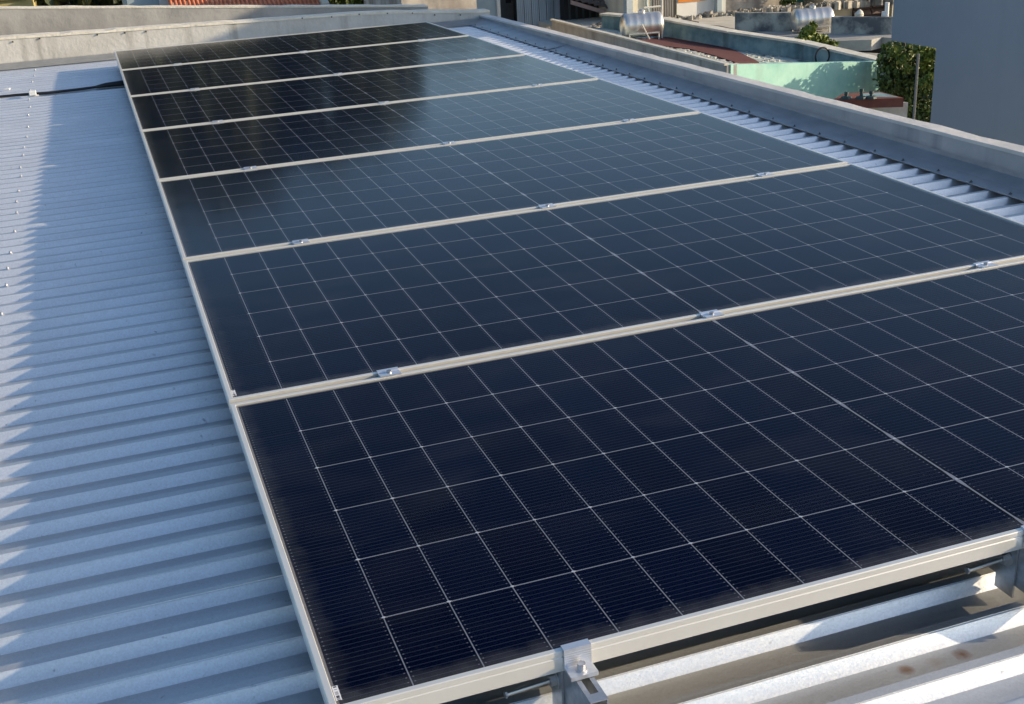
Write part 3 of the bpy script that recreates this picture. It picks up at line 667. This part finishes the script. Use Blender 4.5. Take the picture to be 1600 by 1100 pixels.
# water tanks
def tank(px, py, zbase, length, rad, label, yaw):
    b = at(px, py, zbase) if zbase else atP(px, py)
    t = thing('water_tank', label, 'water tank', b, 'stainless steel water tanks on the neighbouring roofs'); t.rotation_euler.z = yaw
    m = MB(); L = length/2; n = 28; hz = .06 + rad
    xs = [-L-.10, -L-.07, -L-.02, -L]; rs_ = [.10, rad*.72, rad*.93, rad]
    k = 0
    body = [(-L-.12,.02),(-L-.10,rad*.5),(-L-.05,rad*.84),(-L,rad)]
    u = -L
    ribs = []
    for j in range(5):
        a = -L + (j+.5)*length/5
        ribs += [(a-.05,rad),(a-.025,rad*1.012),(a+.025,rad*1.012),(a+.05,rad)]
    body += ribs + [(L,rad),(L+.05,rad*.84),(L+.10,rad*.5),(L+.12,.02)]
    m.tube([(a,0,hz) for a,_ in body], [r for _,r in body], n)
    put(m, 'tank_body', M_TANK, t, smooth=True)
    put(MB().tube([(0,0,hz+rad*.97),(0,0,hz+rad+.06),(0,0,hz+rad+.10)], [.11,.11,.04], 14), 'lid', M_STEEL, t)
    for sx in (-1,1):
        for sy in (-1,1):
            put(MB().tube([(sx*L*.82, sy*rad*.85, 0),(sx*L*.82, sy*rad*.8, hz-rad*.35)], .022, 6), 'leg', M_LEG, t)
    for sy in (-1,1): put(MB().tube([(-L*.86, sy*rad*.82, hz-rad*.62),(L*.86, sy*rad*.82, hz-rad*.62)], .026, 6), 'stand_bar', M_LEG, t)
    return t, b, hz
M_TANK = mat('brushed_steel_tank', (.66,.64,.60), .42, .85, (.78,.76,.72), 6, rough2=.3)
M_LEG = mat('painted_leg', (.55,.54,.50), .6)
t1, b1, hz1 = tank(1003, 61, None, 1.12, .37, 'steel water tank nearer to the grey parapet, with a thin pipe beside it', R(-12))
t2, b2, hz2 = tank(1268, 50, tz, 1.22, .37, 'steel water tank on the grey slab behind the yellow-green plant', R(-12))
put(MB().tube([(-.25,-.42,hz1-.1),(-.1,-.5,.5),(.15,-.48,.0)], .022, 6), 'drain_pipe', M_LEG, t1)
# thin pipe mast by tank 1
b = atP(1034.5, 62); a = b + Vector((0,0,4.2))
m = MB(); m.tube([b, a], .035, 8); m.tube([b+Vector((-.62,0,1.02)), b+Vector((0,0,1.02))], .03, 6)
put(m, 'pipe_mast', M_LEG, None, label='thin upright white pipe standing next to the nearer water tank', cat='pipe')
# pipes near louvred wall
for (x,y0,y1,lb) in ((1383.5,40,4,'taller thin white pipe by the louvred wall'),(1379,40,18,'shorter thin white pipe by the louvred wall')):
    b = at(x,52,tz); zt = atY(x,y1,b.y).z
    put(MB().tube([b,(b.x,b.y,zt)], .07, 8), 'vent_pipe', M_WHITEP, None, label=lb, cat='pipe', group='white pipes by the louvred wall')
# white lump (covered pot) in front of the louvres
b = at(1342,31,tz+.42); m = MB(); m.tube([b, b+Vector((0,0,.08)), b+Vector((0,0,.2)), b+Vector((.02,0,.27)), b+Vector((0,0,.33))], [.10,.14,.15,.10,.03], 12)
put(m, 'covered_pot', M_CREAMCAP, None, smooth=False, label='small white rounded pot standing on the mouldy wall before the louvres', cat='pot')

# ---- far row of houses : front faces on the plane Y = YB
def facade(name, label, cat, xl, xr, Y, ztop, m, zbase=-9, depth=5.0, extra=None, cap=True):
    x0, x1 = atY(xl,12,Y).x, atY(xr,12,Y).x
    t = thing(name, label, cat, (x0, Y, zbase))
    put(MB().box(0, x1-x0, 0, depth, 0, ztop-zbase), 'wall', m, t)
    if cap: put(MB().box(-.08, x1-x0+.08, -.1, depth+.1, ztop-zbase+.003, ztop-zbase+.14), 'roof_edge', M_PCAP, t)
    if extra: extra(t, x0, Y, zbase)
    return t
def onto(t, x0, Y, zbase, name, xl, xr, yt, yb, m, d=.04, far=None):
    a, b = atY(xl, yb, Y), atY(xr, yt, Y)
    z1 = b.z if far is None else far
    return put(MB().box(a.x-x0, b.x-x0, -d, -.002, a.z-zbase, z1-zbase), name, m, t)
M_YEL = mat('yellow_paint', (.42,.34,.13), .85, 0, (.50,.42,.18), 1.5)
M_LBLUE = mat('pale_blue_grey_wall', (.30,.38,.42), .85, 0, (.36,.44,.47), 1.5)
M_CREAM = mat('cream_paint', (.62,.56,.42), .85, 0, (.70,.65,.52), 1.2, streak=((.40,.36,.28), 1.2, .6))
M_WHITE = mat('white_paint', (.66,.66,.62), .85, 0, (.74,.73,.69), 1.2, streak=((.45,.45,.42), 1.5, .5))
M_MOTB = mat('mouldy_beige_wall', (.24,.21,.18), .9, 0, (.55,.50,.43), 1.3, detail=10, lo=.36, hi=.64, bump=.4, bscale=5, streak=((.22,.18,.15), 1.2, .7))
M_BLUEW = mat('pale_blue_sheet', (.34,.41,.46), .6, .1, (.46,.52,.56), .6, streak=((.20,.25,.30), 1.1, .7))
M_GREEN = mat('green_painted_wall', (.07,.20,.15), .85, 0, (.09,.25,.19), 1)
M_LOUV = mat('brown_louvre', (.11,.075,.07), .7); M_DK = mat('dark_opening', (.015,.015,.017), .6)
M_ORANGE = mat('orange_paint', (.62,.22,.03), .8); M_SHUT = mat('grey_shutter', (.22,.21,.20), .5, .3)
M_TILE = mat('terracotta_tile', (.46,.12,.05), .8, 0, (.62,.21,.10), 6); M_PINK = mat('faded_pink_fascia', (.34,.24,.22), .85)

def yel(t, x0, Y, zb):
    a = atY(-60,2.2,Y); b = atY(48,4.8,Y)
    put(MB().box(a.x-x0, b.x-x0, -.12, -.002, a.z-zb-.08, a.z-zb+.06), 'ledge', mat('dark_yellow_trim', (.20,.15,.04), .85), t)
facade('yellow_house', 'yellow painted house wall at the far corner of the photo behind the grey wall', 'house', -70, 53, 46, -.3, M_YEL, extra=yel)
facade('pale_blue_house', 'pale blue-grey wall with a white pillar between dark tree and red tiled roof', 'house', 200, 251, 40, -1.4, M_LBLUE,
       extra=lambda t,x0,Y,zb: put(MB().box(atY(250,12,Y).x-x0+.003, atY(270,12,Y).x-x0, -.25, 1.5, 0, 7.7), 'pillar', M_WHITE, t))
# red tiled roof house
x0, x1 = atY(268,12,38).x, atY(502,12,38).x
th = thing('tiled_house', 'house with a red clay tiled roof above the grey rear wall', 'house', (x0, 38, -9))
zt = atY(385,14,38).z
put(MB().box(.15, x1-x0-.15, .3, 5.3, 0, zt+9-.05), 'wall', M_CREAM, th)
ntile = 34; pitch = (x1-x0)/ntile
def tile_mesh():
    m = MB(); L = .40; n = 5; r = pitch*.30
    for e,(yy,zz) in enumerate(((0,0),(L,L*.45))):
        for k in range(n+1):
            a = math.pi*k/n; m.v.append((-r*math.cos(a), yy, zz + r*.9*math.sin(a)))
    for k in range(n): m.f.append((k,k+1,n+1+k+1,n+1+k))
    k = len(m.v); m.v += [(-r,0,0),(r,0,0),(0,0,r*.2)]
    m.poly([(-pitch/2,0.01,-.02),(-r*.8,.01,.0),(-r*.8,L,L*.45),(-pitch/2,L,L*.45-.02)]); m.poly([(r*.8,.01,.0),(pitch/2,.01,-.02),(pitch/2,L,L*.45-.02),(r*.8,L,L*.45)])
    return m.mesh('roof_tile')
MT = tile_mesh(); rn = random.Random(2)
for row in range(6):
    for k in range(ntile):
        o = link('roof_tile', MT, M_TILE, th, ((k+.5)*pitch + rn.uniform(-.01,.01), row*.38-.1, zt+9-.16 + row*.171 + rn.uniform(-.006,.006)))
put(MB().box(-.12, x1-x0+.12, -.18, .0, zt+9-.34, zt+9-.17), 'eaves_board', M_WHITE, th)
put(MB().wall((x1-x0+.02,-.2), (x1-x0+.02,3), -.22, zt+9-.5, zt+9-.02, zt+9+1.2), 'verge', M_CREAM, th)
put(MB().box(-.1, x1-x0+.1, 2.15, 2.5, zt+9+.80, zt+9+1.05), 'ridge', M_CREAM, th)

facade('mouldy_house', 'tall beige rendered wall with black mould stains behind the parapet corner', 'house', 628, 745, 33, -.9, M_MOTB)
facade('white_block', 'narrow white-blue wall at the parapet corner beside the dark opening', 'wall', 745.5, 781, 45, -.3, M_LBLUE,
       extra=lambda t,x0,Y,zb: (put(MB().box(atY(776,12,Y).x-x0, atY(781,12,Y).x-x0, -.08, -.002, 0, 8.8), 'pillar', M_WHITE, t)))
def dk(t, x0, Y, zb):
    onto(t,x0,Y,zb,'window',790,797.5,-10,5,M_DK,.03)
    for k in range(5):
        z = 5.2+k*.35
facade('grey_gap_wall', 'dark grey wall with a small black window between two pale walls', 'wall', 781.3, 806, 46, -.2, mat('dark_grey_render', (.12,.125,.125), .9, 0, (.18,.18,.17), 1.5), extra=dk)
# pale blue corrugated sheet wall
x0, x1 = atY(807,12,45).x, atY(888,12,45).x
t = thing('sheet_wall', 'pale blue metal sheet wall with a dark vertical joint and sooty edge', 'wall', (x0, 45, -9))
nsh = 7; wsh = (x1-x0)/nsh
for k in range(nsh):
    m = MB(); n = 4
    for j in range(n):
        a = k*wsh + j*wsh/n; m.box(a+.006, a+wsh/n*.55, -.05, 0, 0, 9.2); m.box(a+wsh/n*.55, a+wsh/n-.0 if j < n-1 else a+wsh/n-.02, -.025, 0, 0, 9.2)
    put(m, 'metal_sheet', M_BLUEW, t)
put(MB().box(-.02, x1-x0+.02, .002, .3, 0, 9.1), 'backing', M_DK, t)
# dark shed with tiled lean-to roof
x0, x1 = atY(888.5,12,44).x, atY(974,12,44).x
t = thing('lean_to_shed', 'dark shed with a sloping mossy tiled roof and pink fascia board', 'shed', (x0, 44, -9))
put(MB().box(0, x1-x0, .5, 4, 0, 10.0), 'wall', M_DK, t)
a, b = atY(893,7,43.4), atY(947,23,43.4); mm = MB()
d = Vector((b.x-a.x, 0, b.z-a.z)); L_ = d.length; d.normalize(); up = Vector((-d.z,0,d.x))
A = Vector((a.x-x0, -.6, a.z+9)); B = Vector((b.x-x0, -.6, b.z+9))
mm.v += [tuple(A), tuple(B), tuple(B+Vector((0,0,.16))), tuple(A+Vector((0,0,.16))), tuple(A+Vector((0,.12,0))), tuple(B+Vector((0,.12,0))), tuple(B+Vector((0,.12,.16))), tuple(A+Vector((0,.12,.16)))]
mm.f += [(0,1,2,3),(4,7,6,5),(3,2,6,7),(0,4,5,1),(0,3,7,4),(1,5,6,2)]
put(mm, 'fascia', M_PINK, t)
mt = mat('mossy_tile', (.09,.085,.075), .9, 0, (.20,.15,.14), 2, detail=8)
mtile = MB().box(0,.26,0,.30,0,.04).mesh('roof_tile', bevel=.008)
rn = random.Random(9)
for r_ in range(9):
    for c_ in range(14):
        u = c_*.27 + (.13 if r_ % 2 else 0)
        px = A.x + d.x*u; pz = A.z + d.z*u*.9
        if px > x1-x0-.1: continue
        o = link('roof_tile', mtile, mt, t, (px, -.45 + r_*.26, pz+.17 + r_*.17 + rn.uniform(-.01,.01))); o.rotation_euler = (R(33), 0, 0)
for k in range(7):
    xx = lerp = (x1-x0)*(k+.6)/8; put(MB().box(xx, xx+.07, .40, .497, 3.0, 5.2), 'post', mat('dark_slat', (.05,.06,.06), .8), t)
facade('cream_house', 'cream house front with cracked plaster and a ribbed grey shutter', 'house', 975, 1056, YB, 1.6, M_CREAM,
    extra=lambda t,x0,Y,zb: ([put(MB().box(atY(1020,12,Y).x-x0+k*.098, atY(1020,12,Y).x-x0+k*.098+.07, -.05, -.002, 4.0, 8.6), 'shutter_slat', M_SHUT, t) for k in range(9)],
        put(MB().box(atY(1019.5,12,Y).x-x0, atY(1056,12,Y).x-x0, -.02,-.001,4.0,8.7), 'shutter_back', M_DK, t),
        put(MB().box(-.02, atY(984,12,Y).x-x0, -.3, -.002, 0, 10), 'pillar', M_BLUEW, t),
        put(MB().tube([(.75,-.06,6.4),(.95,-.06,5.6),(.9,-.06,5.0),(1.1,-.06,4.4)], .05, 6), 'drain_pipe', M_LBLUE, t)))
facade('white_orange_house', 'white house front with an orange painted band and thin pilasters', 'house', 1057.5, 1134, YB, 2.1, M_WHITE,
    extra=lambda t,x0,Y,zb: (onto(t,x0,Y,zb,'orange_band',1059,1104,-40,4.2,M_ORANGE,.04),
        put(MB().box(atY(1116,12,Y).x-x0, atY(1123,12,Y).x-x0, -.25,-.002,0,10.9), 'pilaster', M_LBLUE, t)))
facade('mouldy_beige_house', 'broad mouldy beige wall right behind the rubble edge of the terrace', 'house', 1134.5, 1222, YB+.4, 1.9, M_MOTB)
facade('green_house', 'dark green wall with a low beige upstand behind the second water tank', 'house', 1222.5, 1286, YB+1.5, 2.3, M_GREEN,
    extra=lambda t,x0,Y,zb: put(MB().box(0.003, atY(1286,12,Y).x-x0, -.9,-.6,0, atY(1250,10.5,Y-.9).z+9), 'upstand', M_MOTB, t))
def louv(t, x0, Y, zb):
    a = atY(1332,12,Y).x-x0; b = atY(1387,12,Y).x-x0
    put(MB().box(a, b, -.03, -.001, 3.6, 10), 'louvre_shade_panel', mat('louvre_shadow', (.045,.03,.03), .8), t)  # dark panel painting the shade behind the slats
    for k in range(13):
        for c0, c1 in ((a, (a+b)/2-.03), ((a+b)/2+.03, b)):
            m = MB(); z = 3.75+k*.26; m.v += [(c0,-.14,z),(c1,-.14,z),(c1,-.035,z+.18),(c0,-.035,z+.18),(c0,-.16,z+.02),(c1,-.16,z+.02),(c1,-.04,z+.2),(c0,-.04,z+.2)]
            m.f += [(0,1,2,3),(4,7,6,5),(0,4,5,1),(1,5,6,2),(2,6,7,3),(3,7,4,0)]
            put(m, 'louvre', M_LOUV, t)
    put(MB().box(b+.003, b+.35, -.3, -.001, 0, 10), 'pillar', M_CREAM, t)
facade('louvred_house', 'beige house front with a brown slatted louvre opening next to the blue building', 'house', 1286.5, 1400, YB, 2.4, mat('beige_paint', (.44,.38,.27), .85, 0, (.52,.46,.34), 1.5), extra=louv)

# ================================================================ TREES AND PLANTS
def leaf_mat(name, c1, c2):
    m = bpy.data.materials.new(name); m.use_nodes = True; t = m.node_tree; N = t.nodes; L = t.links
    p = N['Principled BSDF']; p.inputs['Roughness'].default_value = .55
    g = N.new('ShaderNodeNewGeometry'); r = N.new('ShaderNodeMix'); r.data_type = 'RGBA'; L.new(g.outputs['Random Per Island'], r.inputs[0])
    r.inputs[6].default_value = (*c1,1); r.inputs[7].default_value = (*c2,1); L.new(r.outputs[2], p.inputs['Base Color'])
    return m
M_LEAF = leaf_mat('dark_foliage', (.014,.030,.008), (.13,.18,.03)); M_LEAFD = leaf_mat('deep_foliage', (.015,.026,.010), (.045,.07,.022)); M_LEAFY = leaf_mat('yellow_green_foliage', (.07,.11,.015), (.22,.25,.035))
M_BARK = mat('bark', (.09,.07,.05), .9, 0, (.14,.11,.08), 5, bump=.5, bscale=10)
def crown(centers, nleaf, size, seed, jit=.35):
    rn = random.Random(seed); mb = MB()
    tot = sum(r**2 for *_, r in centers)
    for (cx, cy, cz, r) in centers:
        for _ in range(int(nleaf * r*r / tot)):
            a = rn.random()*6.283; u = rn.uniform(-1,1); q = math.sqrt(1-u*u); rr = r * (rn.random() ** .45) * rn.uniform(.85,1.12)
            c = Vector((cx + rr*q*math.cos(a), cy + rr*q*math.sin(a), cz + rr*u*.9))
            s = size * rn.uniform(.6,1.3); e = Euler((rn.uniform(0,6.28), rn.uniform(0,6.28), rn.uniform(0,6.28))).to_matrix()
            x, y = e.col[0]*s, e.col[1]*s*.55; z = e.col[2]*s*.18
            n = len(mb.v); mb.v += [tuple(c-x), tuple(c-y+z), tuple(c+x), tuple(c+y+z)]; mb.f.append((n,n+1,n+2,n+3))
    me = bpy.data.meshes.new('crown'); me.from_pydata(mb.v, [], mb.f); me.update(); return me
def tree(label, x, y, zb, h, w, nleaf, size, seed, m, name='tree', group=None, lobes=9, low=.25, depth=None):
    rn = random.Random(seed); t = thing(name, label, 'tree', (x, y, zb), group); d = depth or w*.6
    pts = [(0,0,0),(rn.uniform(-.1,.1)*w*.3,0,h*.25),(rn.uniform(-.1,.1)*w*.3,.0,h*.5),(0,0,h*.8)]
    k = max(h*.022, .02); put(MB().tube(pts, [k*1.4,k*1.1,k*.8,k*.3], 8), 'trunk', M_BARK, t, smooth=True)
    cs = []
    for i in range(lobes):
        a = rn.random()*6.283; q = rn.uniform(.2,.62)
        cs.append((math.cos(a)*q*w*.5*1.2, math.sin(a)*q*d*.5*1.2, h*rn.uniform(low+.12,.86), w*rn.uniform(.16,.28)))
    cs.append((0,0,h*.6,w*.3)); cs.append((0,0,h*.82,w*.2))
    for c in cs[:6]: put(MB().tube([(0,0,h*.3),(c[0]*.5,c[1]*.5,lin(h*.3,c[2],.6)),(c[0],c[1],c[2])], [k*.6,k*.4,k*.15], 6), 'limb', M_BARK, t, smooth=True)
    link('crown', crown(cs, nleaf, size, seed), m, t); return t
# tree beside the turquoise wall, behind the blue building's corner
tp = at(1425, 150, -5.0)
def tcrown():
    # crown fills the gap between the turquoise wall and the blue building
    rn = random.Random(31); cs = []
    D = (tp-CAM).length
    for (x, y, r) in ((1405,82,.42),(1392,95,.36),(1425,92,.45),(1450,98,.45),(1400,120,.5),(1430,125,.55),(1460,125,.5),(1410,150,.5),(1440,155,.55),(1470,165,.5),(1425,178,.5),(1455,190,.5),(1470,205,.5),(1480,110,.5),(1380,92,.20),(1377,112,.16),(1386,78,.18),(1384,135,.2),(1398,172,.3)):
        d = ray(x, y).normalized(); p = CAM + d * (D + rn.uniform(-.8,1.2)); cs.append((p.x-tp.x, p.y-tp.y, p.z+9, r*1.0))
    return cs
t = thing('leafy_tree', 'dense leafy green tree between the turquoise wall and the blue building', 'tree', (tp.x, tp.y, -9))
put(MB().tube([(0,0.5,0),(.1,.5,2),(.05,.5,4.4),(0,.5,5.4)], [.16,.13,.09,.04], 8), 'trunk', M_BARK, t, smooth=True)
link('crown', crown(tcrown(), 7600, .070, 5), M_LEAF, t)
cs_ = []; rn = random.Random(44)
for (x, y, r_) in ((1455,86,.22),(1446,100,.2),(1462,104,.22),(1458,125,.2),(1438,76,.18),(1395,80,.16),(1410,92,.15),(1440,130,.14),(1418,108,.13)):
    p = CAM + ray(x, y).normalized() * ((tp-CAM).length - 1.1 + rn.uniform(-.3,.3)); cs_.append((p.x-tp.x, p.y-tp.y, p.z+9, r_))
link('sun_toned_shoots', crown(cs_, 900, .085, 15), M_LEAFY, t)  # sunlight on the crown put in as yellower, lighter leaves
b = atX(1427.6,186,atY(1428,186,19).x); a1 = atY(1434,84,19.02)
bp_ = atY(1427.2,192,19.0)
put(MB().tube([(a1.x, 19.0, -9),(a1.x, 19.0, a1.z)], .028, 6), 'thin_pole', mat('grey_pole', (.20,.20,.19), .6), None, label='thin grey pole standing in front of the leafy green tree', cat='pole')
# plant on the coping
pb = at(1268, 84, -4.55)
t = thing('potted_plant', 'yellow-green leafy plant growing behind the low house coping', 'plant', pb)
cs = [(x_, y_, z_+.12, r_) for x_, y_, z_, r_ in [(-.38,0,.32,.20),(-.12,.0,.50,.26),(.1,0,.28,.24),(.35,0,.22,.22),(.62,-.1,.05,.2),(-.25,0,.1,.22),(.02,0,.72,.12)]]
link('foliage', crown(cs, 1100, .075, 12), M_LEAFY, t)
for c in cs[:5]: put(MB().tube([(0,0,-.4),(c[0]*.6,c[1],c[2]*.5-.1),(c[0],c[1],c[2])], .018, 5), 'stem', M_BARK, t)
# ivy by the green wall
pb = atY(1232, 8, YB-.2); t = thing('wall_creeper', 'green creeper hanging at the edge of the dark green wall', 'plant', (pb.x, YB-.2, pb.z))
link('foliage', crown([(0,0,.1,.35),(.05,0,.6,.4),(-.1,0,1.1,.4)], 500, .11, 14), M_LEAF, t)
put(MB().tube([(0,.1,-.6),(.05,.1,.4),(0,.1,1.3)], .03, 5), 'stem', M_BARK, t)
# far trees
def far(px, Y, ztop, w, seed, label, m=M_LEAFD, n=5200, size=.34, low=.1, depth=None):
    x = atY(px, 10, Y).x; tree(label, x, Y, -9, ztop+9, w, n, size, seed, m, group='trees beyond the roofs', lobes=14, low=low, depth=depth)
far(95, 52, 13.8, 14, 21, 'big dark tree over the grey rear wall between yellow and pale blue houses', n=16000)
far(240, 60, 15.6, 14, 22, 'tall dark tree rising behind the pale blue house', n=15000)
far(370, 56, 14.8, 13, 23, 'tall dark tree rising behind the red tiled roof', n=15000)
far(480, 54, 14.2, 10, 24, 'tall bushy tree just past the red tiled roof', n=14000)
far(600, 60, 12.0, 9, 27, 'added dark tree behind the olive bush, darkening the panel reflections', n=9000)  # added, mostly out of view, to darken what the far panels reflect
far(700, 64, 9.3, 9, 29, 'added distant tree behind the mouldy wall, darkening the panel reflections', n=8000)  # also added for a dark reflection at the far panels' gutter side
far(-70, 60, 15.5, 16, 25, 'tall dark tree behind the yellow house', n=14000)
far(1180, 80, 6.0, 13, 28, 'low distant tree behind the mouldy beige house', n=5000)
hx = atY(565, 10, 40).x
t = thing('hedge_bush', 'sunlit olive-green bush between the red tiled roof and mouldy wall', 'bush', (hx, 40, -9))
link('foliage', crown([(-1.0,0,6.1,1.0),(-.2,.3,6.6,1.1),(.7,0,6.0,1.0),(1.4,.2,5.6,.7),(-1.5,0,5.6,.7),(0,0,5.4,1.2)], 5200, .12, 33), M_LEAF, t)
for dx in (-.8,0,.8): put(MB().tube([(dx*.3,0,0),(dx,0,5.5)], [.1,.05], 6), 'stem', M_BARK, t)
